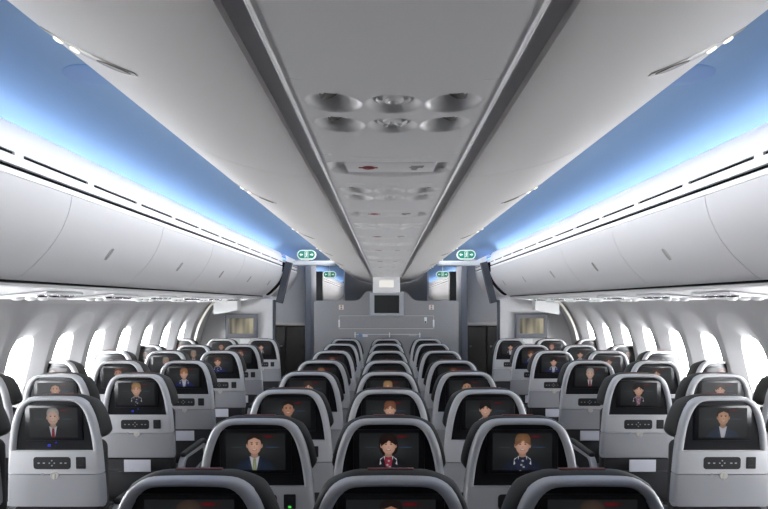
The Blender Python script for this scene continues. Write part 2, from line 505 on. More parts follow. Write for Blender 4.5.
for cx, cy in NOZ:
    m = MB()
    m.lathe((cx, cy, CZ + HS + .004), (0, 0, -1), [(.037, -.002), (.036, .003), (.031, .005), (.026, .001), (.024, -.003), (.020, -.003), (.018, .007), (.009, .010), (.006, .004)], 28)
    if cy > 0:
        for k in range(3):
            a = 2 * PI * k / 3 + .5
            m.box((cx - .004 + .016 * math.cos(a), cy - .004 + .016 * math.sin(a), CZ + HS - .009), (cx + .004 + .016 * math.cos(a), cy + .004 + .016 * math.sin(a), CZ + HS - .004), .001, 1)
    lens_me.append(('air_nozzle', m.mesh('air_nozzle', M['strip'])))
def sign_h(x, y):
    w = abs(x) / .165; 
    if w >= 1: return 0
    hy = .085 * (1 - .45 * w ** 2.5)
    d = abs(y) / hy
    if d >= 1: return 0
    e = min(1, (1 - w) * 5) * min(1, (1 - d) * 4)
    deep = .018 if w > .72 else .010
    return deep * e
sign_me = strip_piece(-.13, .13, sign_h, 96, 40).mesh('sign_panel', M['strip'], angle=80)
m = MB(); m.box((-.115, -.055, CZ + HS - .004), (.115, .055, CZ + HS + .012), .003); plate_me = m.mesh('sign_plate', M['strip'])
def noSmoke():
    m = MB(); z = CZ + HS - .0045
    n = 28; cx, cy = -.058, 0
    o = [(cx + .017 * math.cos(2 * PI * k / n), cy + .017 * math.sin(2 * PI * k / n)) for k in range(n)]
    i = [(cx + .0125 * math.cos(2 * PI * k / n), cy + .0125 * math.sin(2 * PI * k / n)) for k in range(n)]
    m.rings([[(x, y, z + .002) for x, y in o], [(x, y, z - .001) for x, y in o], [(x, y, z - .001) for x, y in i], [(x, y, z + .002) for x, y in i]], cap=False)
    c = math.cos(PI / 4) * .014
    m.add([(cx - c - .002, -c + .002, z - .0012), (cx - c + .002, -c - .002, z - .0012), (cx + c + .002, c - .002, z - .0012), (cx + c - .002, c + .002, z - .0012)], [(0, 1, 2, 3)])
    m.box((cx - .026, -.005, z - .0006), (cx + .024, .005, z + .001))
    return m.mesh('no_smoking_symbol', M['redsign'], smooth=False)
nos_me = noSmoke()
m = MB(); z = CZ + HS - .0045
m.lathe((.062, .018, z + .001), (0, 0, -1), [(.008, 0), (.008, .0016)], 14)
m.box((.052, -.02, z - .0006), (.072, .008, z + .001)); m.box((.072, -.022, z - .0006), (.086, -.012, z + .001)); m.box((.048, -.008, z - .0012), (.084, -.003, z))
belt_me = m.mesh('seat_belt_symbol', M['greysign'], smooth=False)
psu = [1.056, 1.87, 2.68, 3.50, 4.55, 5.35, 6.45, 7.35]
edges = []
for i, y in enumerate(psu):
    o = put('service_unit', unit_me, loc=(0, y, 0))
    tag(o, '%s panel of round lamps and air nozzles along the centre ceiling strip' % ORD[i], 'service panel', 'centre service panels')
    for nm, me in lens_me: put(nm, me, o)
    edges.append((y - .1, y + .225))
    ys = y + .515
    if ys < 7.9:
        o = put('passenger_sign', sign_me, loc=(0, ys, 0))
        tag(o, '%s oval recessed no-smoking sign on the centre ceiling strip' % ORD[i], 'sign', 'ceiling strip signs')
        p = put('sign_plate', plate_me, o); put('no_smoking_symbol', nos_me, p); put('seat_belt_symbol', belt_me, p)
        edges.append((ys - .13, ys + .13))
b = MB(); last = Y0
for a, c in edges + [(8.15, 8.16)]:
    if a - last > .01:
        q = strip_piece(last + .0015, a - .0015); bb = len(b.v)
        b.add(q.v, q.f)
    last = c
struct('trim_11', b, M['strip'], angle=80)
b = MB(); b.box((-.22, 8.3, CZ + .37), (.22, 10.95, CZ + .40)); struct('trim_12', b, M['centre_bin'])

# lit white box where the strip ends
o = empty('sign_box', (0, 8.16, CZ + .37)); tag(o, 'white hanging box with lit face at the far end of ceiling strip', 'sign')
b = MB(); b.box((-.185, 0, -.225), (.185, .16, .0), .012, 3); put('housing', b.mesh('housing', M['white']), o)
b = MB(); b.box((-.10, -.006, -.15), (.10, .004, -.055), .003); put('lit_face', b.mesh('lit_face', M['lit']), o)

# round loudspeaker grilles in the blue ceiling
for s in (-1, 1):
    b = MB(); b.lathe((s * 1.17, 2.36, CZ + .899), (s * -.02, 0, -1), [(.105, -.004), (.105, .003), (.098, .005), (.05, .005)], 36)
    tag(put('speaker_grille', b.mesh('speaker_grille', M['grille'])), 'round darker grille in the blue ceiling above the %s aisle' % SIDE[s], 'speaker')

# ------------------------------------------------------------------ seats
def shearz(b, k=.05):
    b.v = [(x, y + (1.19 - z) * k, z) for x, y, z in b.v]; return b
OUT = [(.222, .93), (.217, .98), (.211, 1.02), (.203, 1.06), (.191, 1.10), (.174, 1.14), (.154, 1.166), (.128, 1.183), (.10, 1.190), (.05, 1.192), (0, 1.1925)]
INN = [(.190, .93), (.184, .98), (.178, 1.02), (.169, 1.06), (.157, 1.10), (.143, 1.13), (.127, 1.152), (.108, 1.166), (.085, 1.171), (.04, 1.1725), (0, 1.173)]
def arch(ctrl, n=24):
    r = smoothline(ctrl, n); return [(-x, z) for x, z in r] + r[::-1][1:]
def norms(P):
    out = []
    for i in range(len(P)):
        a, c = P[max(0, i - 1)], P[min(len(P) - 1, i + 1)]
        dx, dz = c[0] - a[0], c[1] - a[1]; L = math.hypot(dx, dz) or 1
        out.append((-dz / L, dx / L))
    return out
AO, AI = arch(OUT), arch(INN)

def seat_meshes():
    D = {}
    # shell: arched frame plus the panel below the screen
    b = MB()
    prof = [(0, .040), (0, .012), (.05, .004), (.16, -.001), (.34, -.004), (.6, -.005), (.84, -.002), (.95, .003), (1, .009), (1, .024)]
    b.rings([[(o[0] + (i[0] - o[0]) * t, y, o[1] + (i[1] - o[1]) * t) for o, i in zip(AO, AI)] for t, y in prof], closed=False, cap=False)
    def panel(bb, zs, ws, dy=0, back=.040, lid=True):
        rows = []
        for z, w in zip(zs, ws):
            h = [(w, back), (w, .012), (w - .003, .004), (w - .009, -.001), (w - .02, -.004), (w * .5, -.005), (0, -.005)]
            rows.append([(-x, y + dy, z) for x, y in h] + [(x, y + dy, z) for x, y in h[::-1][1:]])
        bb.rings(rows, closed=False, cap=False)
        for r in (rows[0], rows[-1]): bb.add(r, [tuple(range(len(r)))])
        bb.add([rows[0][0], rows[0][-1], rows[-1][-1], rows[-1][0]], [(0, 1, 2, 3)])
    panel(b, [.9305, .929, .87, .8185, .817], [.2205, .2222, .2265, .230, .2285])
    D['seat_shell'] = shearz(b).mesh('seat_shell', M['shell'])
    b = MB(); panel(b, [.8130, .8115, .74, .68, .662, .655], [.2285, .230, .234, .236, .234, .226], dy=.0015)
    b.box((-.236, .0, .654), (-.200, .03, .672), .004); b.box((.200, .0, .654), (.236, .03, .672), .004)
    D['tray_table'] = shearz(b).mesh('tray_table', M['tray'])
    b = MB()
    b.lathe((.004, -.003, .810), (0, -1, 0), [(.020, 0), (.020, .003), (.017, .005), (.012, .003), (.010, .003)], 22)
    b.box((-.001, -.009, .788), (.009, -.004, .818), .002)
    D['latch'] = shearz(b).mesh('latch', M['latch'])
    b = MB(); b.lathe((-.055, -.003, .813), (0, -1, 0), [(.009, 0), (.008, .004), (.004, .005)], 14)
    D['button'] = shearz(b).mesh('button', M['grey_dot'])
    # black panel around the screen
    b = MB(); ai = [(x * .998, z - .0003) for x, z in AI]
    b.rings([[(x, .030, z) for x, z in ai], [(x, .014, z) for x, z in ai]])
    b.box((-.140, .008, .978), (.140, .016, 1.152), .003)
    b.lathe((.0, .015, .951), (0, -1, 0), [(.004, 0), (.004, .002)], 10)
    D['screen_bezel'] = shearz(b).mesh('screen_bezel', M['bezel'], angle=30)
    # handset in its cradle, power outlet
    b = MB()
    def rr(cx, cz, hw, hh, r, y0, y1, mi=0):
        pts = []
        for (sx, sz, a0) in ((1, 1, 0), (-1, 1, PI / 2), (-1, -1, PI), (1, -1, 3 * PI / 2)):
            for k in range(5):
                a = a0 + PI / 2 * k / 4
                pts.append((cx + sx * (hw - r) + r * math.cos(a), cz + sz * (hh - r) + r * math.sin(a)))
        b.poly(pts, y0, y1, mi)
    rr(-.006, .871, .090, .030, .014, -.0065, .01)
    for k in range(4):
        a = PI / 2 * k
        rr(-.006 + .012 * math.cos(a), .871 + .012 * math.sin(a), .003, .003, .0012, -.0085, -.005, 1)
    for x in (-.07, -.045, .038, .06): rr(x, .871, .005, .003, .001, -.008, -.005, 1)
    D['handset'] = shearz(b).mesh('handset', [M['blackp'], M['grey_dot']], smooth=False)
    b = MB(); rr(.134, .872, .0235, .029, .004, -.0065, .01); rr(.134, .880, .010, .010, .002, -.008, -.005); rr(.134, .856, .012, .004, .001, -.0082, -.005)
    D['power_outlet'] = shearz(b).mesh('power_outlet', M['blackp'], smooth=False)
    b = MB(); rr(.134, .852, .006, .004, .001, -.009, -.006)
    D['green_indicator'] = shearz(b).mesh('green_indicator', M['green_led'], smooth=False)
    b = MB(); rr(-.028, .953, .007, .006, .003, .010, .016); rr(.008, .968, .003, .003, .001, .0065, .012)
    D['blue_indicator'] = shearz(b).mesh('blue_indicator', M['blue_led'], smooth=False)
    # headrest with wings
    top = [p for p in smoothline([(.211, .998), (.211, 1.008)] + [(x + .003, z - .012) for x, z in OUT[2:-4]] + [(.10, 1.178), (.05, 1.179), (0, 1.180)], 24)]
    H = [(-x, z) for x, z in top] + top[::-1][1:]
    H = H + [(x, .99) for x in (.17, .06, -.06, -.17)]
    c = (0, 1.06)
    def offs(P, d): 
        n = len(P); o = []
        for i in range(n):
            a, e = P[i - 1], P[(i + 1) % n]
            dx, dz = e[0] - a[0], e[1] - a[1]; L = math.hypot(dx, dz) or 1
            o.append((P[i][0] - dz / L * d, P[i][1] + dx / L * d))
        return o
    b = MB(); rg = []
    for d, y in ((-.012, .030), (.004, .034), (.011, .045), (.015, .065), (.014, .095), (.008, .120), (-.006, .138), (-.03, .146)):
        q = offs(H, d)
        rg.append([(x, y + (.032 * max(0, min(1, (abs(x) - .11) / .1)) * (y - .03) / .11), z) for x, z in q])
    b.rings(rg)
    D['headrest'] = shearz(b).mesh('headrest', M['leather'], angle=70)
    b = MB(); b.box((-.064, .085, 1.176), (.064, .105, 1.1965), .003); D['headrest_tag'] = shearz(b).mesh('headrest_tag', M['red'])
    b = MB(); rg = []
    BR = []
    for (sx, sz, a0) in ((1, 1, 0), (-1, 1, PI / 2), (-1, -1, PI), (1, -1, 3 * PI / 2)):
        for k in range(6):
            a = a0 + PI / 2 * k / 5; BR.append((sx * .17 + .04 * math.cos(a), .70 + sz * .225 + .04 * math.sin(a)))
    BR = BR[::-1]
    for d, y in ((-.015, .036), (.0, .04), (.006, .06), (.006, .09), (0, .115), (-.015, .128), (-.05, .136)):
        rg.append([(x, y, z) for x, z in offs(BR, d)])
    b.rings(rg); D['backrest'] = shearz(b).mesh('backrest', M['leather'], angle=70)
    b = MB(); b.box((-.205, .005, .36), (.205, .05, .648), .012); b.box((-.20, -.02, .40), (.20, .008, .57), .01)
    D['seat_pocket'] = shearz(b).mesh('seat_pocket', M['pocket'])
    b = MB(); b.box((-.218, .16, .33), (.218, .66, .46), .035, 3); D['seat_cushion'] = b.mesh('seat_cushion', M['leather'])
    b = MB(); b.box((-.20, .18, .26), (.20, .60, .335), .01); D['seat_frame'] = b.mesh('seat_frame', M['satin'])
    for s in (-1, 1):
        b = MB(); b.box((s * .16 - .02, .22, 0), (s * .16 + .02, .28, .27), .006); b.box((s * .16 - .02, .52, 0), (s * .16 + .02, .56, .27), .006)
        b.box((s * .16 - .022, .2, 0), (s * .16 + .022, .58, .02), .004)
        D['leg%d' % s] = b.mesh('leg', M['satin'])
        # armrest: paddle side panel with dark inlay and padded top
        b = MB(); rg = []
        pts = []
        for k in range(14):
            a = PI / 2 + PI * k / 13; pts.append((.165 + .085 * math.cos(a), .555 + .085 * math.sin(a)))
        pts += [(.55, .50), (.58, .56), (.56, .625)]
        def side(x, d):
            return [(x, y + (.165 - y) * d, z + (.56 - z) * d) for y, z in pts]
        cx = s * .2605
        b.rings([side(cx - .017, .10), side(cx - .019, .02), side(cx - .014, 0), side(cx + .014, 0), side(cx + .019, .02), side(cx + .017, .10)])
        D['armrest%d' % s] = b.mesh('armrest', M['shell'])
        b = MB()
        for e in (-1, 1):
            q = [(cx + e * .0172, y + (.27 - y) * .22, z + (.56 - z) * .30) for y, z in pts]
            b.rings([[(x - e * .004, y, z) for x, y, z in q], [(x + e * .0015, y, z) for x, y, z in q]])
        D['side_inlay%d' % s] = b.mesh('side_inlay', M['pocket'])
        b = MB(); b.box((cx - .020, .12, .632), (cx + .020, .57, .662), .012, 3); D['arm_pad%d' % s] = b.mesh('arm_pad', M['leather'])
    return D
D = seat_meshes()

# ------------------------------------------------------------------ pictures shown on the screens
class Pic:
    W, H = .116, .0725
    def __init__(s): s.v = []; s.f = []; s.c = []; s.d = 0; s.k = 1; s.ox = 0; s.oz = 0
    def fan(s, pts, cc, ce):
        s.d += .00022; n = len(pts)
        pts = [((u - s.ox) * s.k + s.ox, z * s.k + s.oz) for u, z in pts]
        cx = sum(p[0] for p in pts) / n; cz = sum(p[1] for p in pts) / n
        b = len(s.v); y = .0075 - s.d
        clip = lambda u, z: (max(-s.W, min(s.W, u)), max(-s.H, min(s.H, z)))
        s.v.append((cx, y, cz)); s.c.append(cc)
        for p in pts: u, z = clip(*p); s.v.append((u, y, z)); s.c.append(ce)
        for i in range(n): s.f.append((b, b + 1 + i, b + 1 + (i + 1) % n))
    def ell(s, cx, cz, rx, rz, cc, ce=None, tilt=0, n=22, p=2.):
        pts = []
        for k in range(n):
            a = 2 * PI * k / n; c_, s_ = math.cos(a), math.sin(a)
            u = math.copysign(abs(c_) ** (2 / p), c_) * rx; w = math.copysign(abs(s_) ** (2 / p), s_) * rz
            pts.append((cx + u * math.cos(tilt) - w * math.sin(tilt), cz + u * math.sin(tilt) + w * math.cos(tilt)))
        s.fan(pts, cc, ce or cc)
    def grid(s):
        nx, nz = 16, 10; b = len(s.v)
        for j in range(nz + 1):
            for i in range(nx + 1):
                u, w = i / nx * 2 - 1, j / nz * 2 - 1
                g = .150 + .10 * max(0, 1 - math.hypot(u * .9 + .05, (w - .15) * 1.3)) - .04 * max(0, -w)
                s.v.append((u * s.W, .0075, w * s.H)); s.c.append((g * .93, g * .97, g))
        for j in range(nz):
            for i in range(nx):
                a = b + j * (nx + 1) + i; s.f.append((a, a + 1, a + nx + 2, a + nx + 1))
    def mesh(s):
        me = bpy.data.meshes.new('screen')
        me.from_pydata([(x, y + (1.19 - (z + 1.066)) * .05, z + 1.066) for x, y, z in s.v], [], s.f)
        at = me.color_attributes.new('Picture', 'FLOAT_COLOR', 'POINT')
        for i, c in enumerate(s.c): at.data[i].color = (*s2l(c), 1)
        me.materials.append(M['screen']); me.update(); return me
def portrait(hair=(.2, .14, .1), skin=(.90, .71, .62), jacket=(.10, .12, .18), collar=(.86, .86, .9), tie=None, scarf=None,
             style='short', x=0., tilt=0., smile=True, big=1., dim=1.):
    p = Pic(); p.grid()
    k = lambda c, f: tuple(min(1, q * f * dim) for q in c)
    # caption marks: red word at upper right, blue rule at right, grey rule at left
    for (a, c, z, h, cl) in ((.030, .068, .060, .0055, (.42, .10, .13)), (.072, .080, .060, .0035, (.30, .11, .13)), (.036, .092, .018, .0022, (.26, .34, .48)), (-.095, -.044, .018, .0018, (.30, .33, .36))):
        e = tuple(q * .72 for q in cl)
        p.ell((a + c) / 2, z, (c - a) / 2, h, k(cl, 1), k(e, 1), p=4)
    B = big; p.k, p.ox, p.oz = 1.34, x, .0075
    hx, hz = x, .0145
    # shoulders
    sh = [(-.062, -.08), (-.060, -.058), (-.050, -.040), (-.030, -.028), (-.014, -.020), (.014, -.020), (.030, -.028), (.050, -.040), (.060, -.058), (.062, -.08)]
    p.fan([(x * .8 + u * B, z) for u, z in sh], k(jacket, 1.25), k(jacket, 1.0))
    if style in ('bob', 'long'):
        p.ell(hx, hz + (.000 if style == 'bob' else -.008), .0275 * B, (.034 if style == 'bob' else .042) * B, k(hair, 1), k(hair, .8), tilt, p=2.4)
    # neck, shirt
    p.fan([(x - .0095, .0), (x + .0095, .0), (x + .011, -.026), (x - .011, -.026)], k(skin, .78), k(skin, .70))
    p.fan([(x - .014, -.018), (x, -.026), (x + .014, -.018), (x + .017, -.03), (x + .005, -.075), (x - .005, -.075), (x - .017, -.03)], k(collar, .95), k(collar, .85))
    if style in ('bob', 'long', 'crop') and scarf:
        p.fan([(x - .017, -.018), (x, -.022), (x + .017, -.018), (x + .012, -.036), (x + .009, -.072), (x - .010, -.072), (x - .012, -.036)], k(scarf, 1), k(scarf, .8))
        for q in (-.006, .004, .001, -.003):
            zz = -.026 - abs(q) * 6
            p.ell(x + q, zz, .0035, .0028, k(collar, .8))
    if style in ('bob', 'long', 'crop'):
        for e in (-1, 1): p.fan([(x + e * .010, -.017), (x + e * .024, -.026), (x + e * .026, -.044), (x + e * .013, -.036)], k(collar, 1), k(collar, .9))
    if tie:
        p.fan([(x - .0042, -.026), (x + .0042, -.026), (x + .0062, -.072), (x - .0062, -.072)], k(tie, 1), k(tie, .85))
    # lapels
    for e in (-1, 1): p.fan([(x + e * .014, -.020), (x + e * .024, -.030), (x + e * .014, -.068), (x + e * .006, -.075)], k(jacket, 1.5), k(jacket, 1.1))
    # head
    for e in (-1, 1): p.ell(hx + e * .0205 * B, hz - .002, .0035, .007, k(skin, .8))
    if style == 'short' or style == 'crop': p.ell(hx, hz + .012, .0225 * B, .0245 * B, k(hair, 1), k(hair, .85), tilt, p=2.3)
    p.ell(hx, hz, .0195 * B, .0265 * B, k(skin, 1.02), k(skin, .84), tilt, p=2.25)
    # fringe
    if style == 'short': p.fan([(hx - .020, hz + .013), (hx - .012, hz + .0205), (hx + .002, hz + .022), (hx + .014, hz + .020), (hx + .020, hz + .013), (hx + .019, hz + .026), (hx, hz + .034), (hx - .019, hz + .026)], k(hair, 1.1), k(hair, .9))
    else:
        p.fan([(hx - .022, hz - .004), (hx - .014, hz + .012), (hx - .004, hz + .018), (hx + .010, hz + .014), (hx + .019, hz + .004), (hx + .023, hz - .002), (hx + .022, hz + .022), (hx, hz + .036), (hx - .022, hz + .022)], k(hair, 1.15), k(hair, .9))
    # features
    for e in (-1, 1):
        p.ell(hx + e * .0075, hz + .003, .0032, .0016, k((.16, .11, .09), 1))
        p.ell(hx + e * .0075, hz + .0075, .0045, .0011, k(hair, .9))
    p.ell(hx, hz - .005, .0022, .004, k(skin, .90))
    p.ell(hx, hz - .0135, .0075, .0024, k((.62, .32, .30), 1))
    if smile: p.ell(hx, hz - .0130, .0058, .0013, k((.92, .88, .85), 1))
    return p.mesh()
NAVY = (.115, .135, .20); BLK = (.10, .10, .12)
PIC = {
 'navyman': portrait(hair=(.16, .12, .10), jacket=(.12, .15, .21), tie=(.62, .66, .50), x=-.004),
 'redscarf': portrait(hair=(.15, .10, .09), style='bob', scarf=(.66, .22, .30), jacket=BLK, x=-.002, tilt=.1),
 'navyscarf': portrait(hair=(.52, .38, .27), style='crop', scarf=(.18, .20, .30), jacket=NAVY, x=.0, tilt=-.08),
 'darkman': portrait(hair=(.14, .11, .10), skin=(.78, .58, .48), jacket=BLK, x=.0),
 'auburn': portrait(hair=(.50, .33, .25), style='crop', scarf=(.60, .22, .26), jacket=BLK, x=.01),
 'darkcrop': portrait(hair=(.12, .09, .08), style='crop', scarf=(.14, .16, .26), jacket=NAVY, x=-.014, tilt=.12),
 'greyman': portrait(hair=(.66, .64, .62), skin=(.88, .73, .66), jacket=BLK, tie=(.55, .12, .15), x=-.002),
 'blonde': portrait(hair=(.66, .52, .36), style='crop', scarf=(.16, .18, .26), jacket=BLK, x=.002),
 'blondenavy': portrait(hair=(.62, .44, .30), style='crop', scarf=(.80, .80, .86), jacket=(.10, .13, .30), x=.0, tilt=-.08),
 'brownnavy': portrait(hair=(.40, .27, .19), style='bob', scarf=(.12, .14, .30), jacket=(.10, .13, .32), x=-.02, tilt=.1),
 'reddish': portrait(hair=(.46, .28, .22), skin=(.82, .62, .54), jacket=BLK, x=.0),
 'paleman': portrait(hair=(.60, .56, .52), skin=(.72, .58, .50), jacket=BLK, x=.006),
 'whitecollar': portrait(hair=(.14, .11, .10), style='crop', scarf=(.86, .86, .90), jacket=BLK, x=-.01, tilt=.12),
 'openshirt': portrait(hair=(.12, .09, .08), skin=(.84, .65, .53), jacket=(.13, .17, .24), x=.0),
 'pinkscarf': portrait(hair=(.12, .09, .08), style='bob', scarf=(.66, .46, .54), jacket=BLK, x=-.004, tilt=.06),
 'brownbob': portrait(hair=(.28, .23, .20), style='bob', scarf=(.20, .2, .3), jacket=BLK, x=.0, tilt=.1),
 'unidark': portrait(hair=(.13, .10, .09), style='crop', scarf=(.80, .82, .88), jacket=(.11, .14, .30), x=-.004),
 'dim': portrait(hair=(.20, .16, .14), jacket=BLK, x=.0, dim=.6),
}
TXT = {'navyman': 'smiling man in navy suit', 'redscarf': 'dark-bobbed woman in red scarf', 'navyscarf': 'fair short-haired woman, navy scarf', 'darkman': 'dark-haired man',
 'auburn': 'auburn-haired woman', 'darkcrop': 'dark short-haired woman, white collar', 'greyman': 'grey-haired man, red tie', 'blonde': 'blonde woman, white collar',
 'blondenavy': 'blonde woman in navy', 'brownnavy': 'brown-haired woman in navy', 'reddish': 'reddish-haired person', 'paleman': 'pale-haired man',
 'whitecollar': 'figure with white collar', 'openshirt': 'smiling man, open white collar', 'pinkscarf': 'dark-haired woman, pink scarf', 'brownbob': 'brown-haired woman',
 'unidark': 'dark-haired woman in navy', 'dim': 'a dim head'}

def seat(x, y, pic, label, group, right=False, extra=None):
    r = empty('aircraft_seat', (x, y, 0)); tag(r, label, 'seat', group)
    put('seat_shell', D['seat_shell'], r)
    bz = put('screen_bezel', D['screen_bezel'], r); put('screen', PIC[pic], bz)
    put('handset', D['handset'], r)
    po = put('power_outlet', D['power_outlet'], r)
    tt = put('tray_table', D['tray_table'], r); put('latch', D['latch'], tt); put('button', D['button'], tt)
    hr = put('headrest', D['headrest'], r); put('headrest_tag', D['headrest_tag'], hr)
    put('backrest', D['backrest'], r); put('seat_pocket', D['seat_pocket'], r)
    put('seat_cushion', D['seat_cushion'], r); put('seat_frame', D['seat_frame'], r)
    for s in (-1, 1): put('leg', D['leg%d' % s], r)
    for s in ((-1, 1) if right else (-1,)):
        a = put('armrest', D['armrest%d' % s], r); put('side_inlay', D['side_inlay%d' % s], a); put('arm_pad', D['arm_pad%d' % s], a)
    if extra == 'green': put('green_indicator', D['green_indicator'], po)
    if extra == 'blue': put('blue_indicator', D['blue_indicator'], bz)
    return r
CROWS = [1.54, 2.33, 3.12, 3.93, 4.72, 5.69, 6.70, 7.63]
CP = [('brownbob', 'darkman', 'brownbob'), ('navyman', 'redscarf', 'navyscarf'), ('darkman', 'auburn', 'darkcrop'), ('brownbob', 'blonde', 'openshirt'),
      ('blondenavy', 'dim', 'reddish'), ('reddish', 'dim', 'dim'), ('dim', 'dim', 'dim'), ('dim', 'dim', 'dim')]
for i, y in enumerate(CROWS):
    for j, nm in enumerate(('left', 'middle', 'right')):
        pc = CP[i][j]
        row = 'nearest row' if i == 0 else ('%s row' % ORD[i] if i < 7 else 'row nearest the divider')
        if i == 0: d = 'screen cut by the frame'
        elif i < 5: d = 'screen showing ' + TXT[pc]
        else: d = 'screen mostly hidden'
        seat(.521 * (j - 1), y, pc, '%s seat of centre block, %s, %s' % (nm, row, d), 'centre block seats', right=(j == 2), extra='green' if (i, j) == (1, 0) else None)
SROWS = [2.90, 3.83, 4.70, 5.68, 6.50, 7.62]
SX = 1.585
ADJ = [.04, .025, .01, 0, 0, 0]
SP = {-1: [('greyman', 'dim', None), ('blonde', 'openshirt', 'dim'), ('blondenavy', 'reddish', 'darkman'), ('brownnavy', 'paleman', 'dim'), ('reddish', 'paleman', 'dim'), ('whitecollar', 'darkman', 'reddish')],
      1: [('openshirt', 'dim', None), ('pinkscarf', 'brownbob', 'dim'), ('greyman', 'brownbob', 'reddish'), ('unidark', 'brownbob', 'dim'), ('brownnavy', 'unidark', 'dim'), ('whitecollar', 'reddish', 'dim')]}
for s in (-1, 1):
    for i, y in enumerate(SROWS):
        for j, nm in enumerate(('aisle', 'middle', 'window')):
            pc = SP[s][i][j]
            if pc is None: continue
            row = 'nearest row' if i == 0 else ('%s row from viewer' % ORD[i] if i < 5 else 'row nearest the bulkhead')
            if (i == 0 and j == 1) or (i == 1 and j == 2): d = 'cut by the frame edge'
            elif j == 2 or pc == 'dim': d = 'screen half hidden'
            else: d = 'screen showing ' + TXT[pc]
            seat(s * (SX + ADJ[i] + .517 * j), y, pc, '%s seat of %s block, %s, %s' % (nm, SIDE[s], row, d), '%s block seats' % SIDE[s],
                 right=(j == 2 if s > 0 else j == 0), extra='blue' if (s < 0 and j == 0 and i < 2) else None)
    # cards standing in the pockets under the trays
    b = MB(); b.box((-.085, -.036, .572), (.085, -.0325, .650), .001, 1)
    cm = shearz(b).mesh('safety_card', M['paper'])
    for i in range(5):
        dx = (.03, .015, .0, .0, .0)[i] 
        o = put('safety_card', cm, loc=(s * (SX + ADJ[i]) + dx, SROWS[i], 0))
        tag(o, 'white card in the seat pocket of the %s block, %s aisle seat from viewer' % (SIDE[s], ORD[i]) if i else 'white card in the seat pocket of the nearest %s aisle seat' % SIDE[s], 'card', 'cards in seat pockets')

# ------------------------------------------------------------------ class divider, bulkheads and what lies beyond
def monitor(x, y, z, w, h, sw, sh, label, mats, hm='tvgrey'):
    o = empty('wall_monitor', (x, y, z)); tag(o, label, 'monitor')
    b = MB(); n = 4
    b.rings([[(sx * w / 2 * k, yy, sz * h / 2 * k2) for sx, sz in ((-1, -1), (1, -1), (1, 1), (-1, 1))] for yy, k, k2 in ((0, 1, 1), (-.055, 1, 1), (-.07, .95, .94), (-.07, sw / w * 1.06, sh / h * 1.08), (-.058, sw / w, sh / h))])
    put('housing', b.mesh('housing', M[hm], angle=20), o)
    b = MB(); b.box((-sw / 2 - .001, -.063, -sh / 2 - .001), (sw / 2 + .001, -.05, sh / 2 + .001)); put('screen', b.mesh('screen', mats, smooth=False), o)
    return o
# centre divider: low wings, raised shoulders behind the monitor
half = [(0, 0), (1.05, 0), (1.05, 1.66), (1.035, 1.685), (.47, 1.685), (.40, 1.70), (.345, 1.745), (.31, 1.79), (.285, 1.815), (.25, 1.825), (0, 1.825)]
sm = [(1.05, 0), (1.05, 1.665), (1.04, 1.685)] + smoothline([(.47, 1.685), (.41, 1.695), (.36, 1.735), (.31, 1.80), (.27, 1.823), (.22, 1.826)], 12)
ring = sm + [(-x, z) for x, z in sm[::-1]]
o = empty('class_divider', (0, 8.72, 0)); tag(o, 'wide grey divider wall with raised middle behind the centre seats', 'divider')
b = MB(); rr_ = []
for (yy, k) in ((0.0, .0), (-.0, .0)): pass
b.rings([[(x, .008, z) for x, z in ring], [(x, .0, z - .006) for x, z in ring], [(x, .0, z - .012) for x, z in ring]][:2] + [], cap=False)
b = MB(); b.poly(ring, 0, .22); put('wall_panel', b.mesh('wall_panel', M['mon'], smooth=False), o)
b = MB()
for (x0, x1, z0, z1) in ((-.69, .69, 1.462, 1.470), (-.69, .69, 1.275, 1.283), (-.69, -.682, 1.275, 1.47), (.682, .69, 1.275, 1.47)):
    b.box((x0, -.010, z0), (x1, .0, z1), .002, 1)
pf = b.mesh('panel_frame', M['latch'], smooth=False)
b = MB(); b.box((-.682, -.005, 1.283), (.682, .002, 1.462))
put('panel_frame', pf, put('fold_down_panel', b.mesh('fold_down_panel', M['mon'], smooth=False), o))
for s in (-1, 1):
    b = MB(); b.box((s * .685 - .011, -.025, 1.30), (s * .685 + .011, -.004, 1.41), .006); put('clip', b.mesh('clip', M['white']), o)
b = MB(); b.box((.55, -.022, 1.36), (.585, -.002, 1.445), .005)
lt = put('latch', b.mesh('latch', M['white']), o)
b = MB(); b.box((.555, -.026, 1.363), (.58, -.02, 1.388), .002); put('latch_slot', b.mesh('latch_slot', M['blackp']), lt)
for x in (-.655, .655):
    b = MB(); b.box((x - .035, -.006, 1.555), (x + .035, 0, 1.625), .002, 1)
    p = put('placard', b.mesh('placard', M['cream']), o)
    b = MB(); n = 20
    for z_ in (1.606, 1.572):
        oo = [(x + .013 * math.cos(2 * PI * k / n), z_ + .013 * math.sin(2 * PI * k / n)) for k in range(n)]
        ii = [(x + .008 * math.cos(2 * PI * k / n), z_ + .008 * math.sin(2 * PI * k / n)) for k in range(n)]
        b.rings([[(a, -.0065, c) for a, c in oo], [(a, -.0085, c) for a, c in oo], [(a, -.0085, c) for a, c in ii], [(a, -.0065, c) for a, c in ii]], cap=False)
        b.poly([(x - .011, z_ - .007), (x - .007, z_ - .011), (x + .011, z_ + .007), (x + .007, z_ + .011)], -.0085, -.006)
    put('red_symbol', b.mesh('red_symbol', M['redsign'], smooth=False), p)
b = MB()
for x, h in ((-.455, .045), (.045, .04), (.485, .04)): b.box((x - .006, -.012, 1.15), (x + .006, 0, 1.15 + h * 1.8), .002, 1)
b.box((-.47, -.005, 1.195), (.50, 0, 1.200))
put('hook_rail', b.mesh('hook_rail', M['white'], smooth=False), o)
b = MB(); b.box((-.40, -.006, 1.155), (-.355, 0, 1.205), mi=0); b.box((-.345, -.006, 1.16), (-.27, 0, 1.20), mi=1)
put('information_label', b.mesh('information_label', [M['labelblue'], M['paper']], smooth=False), o)
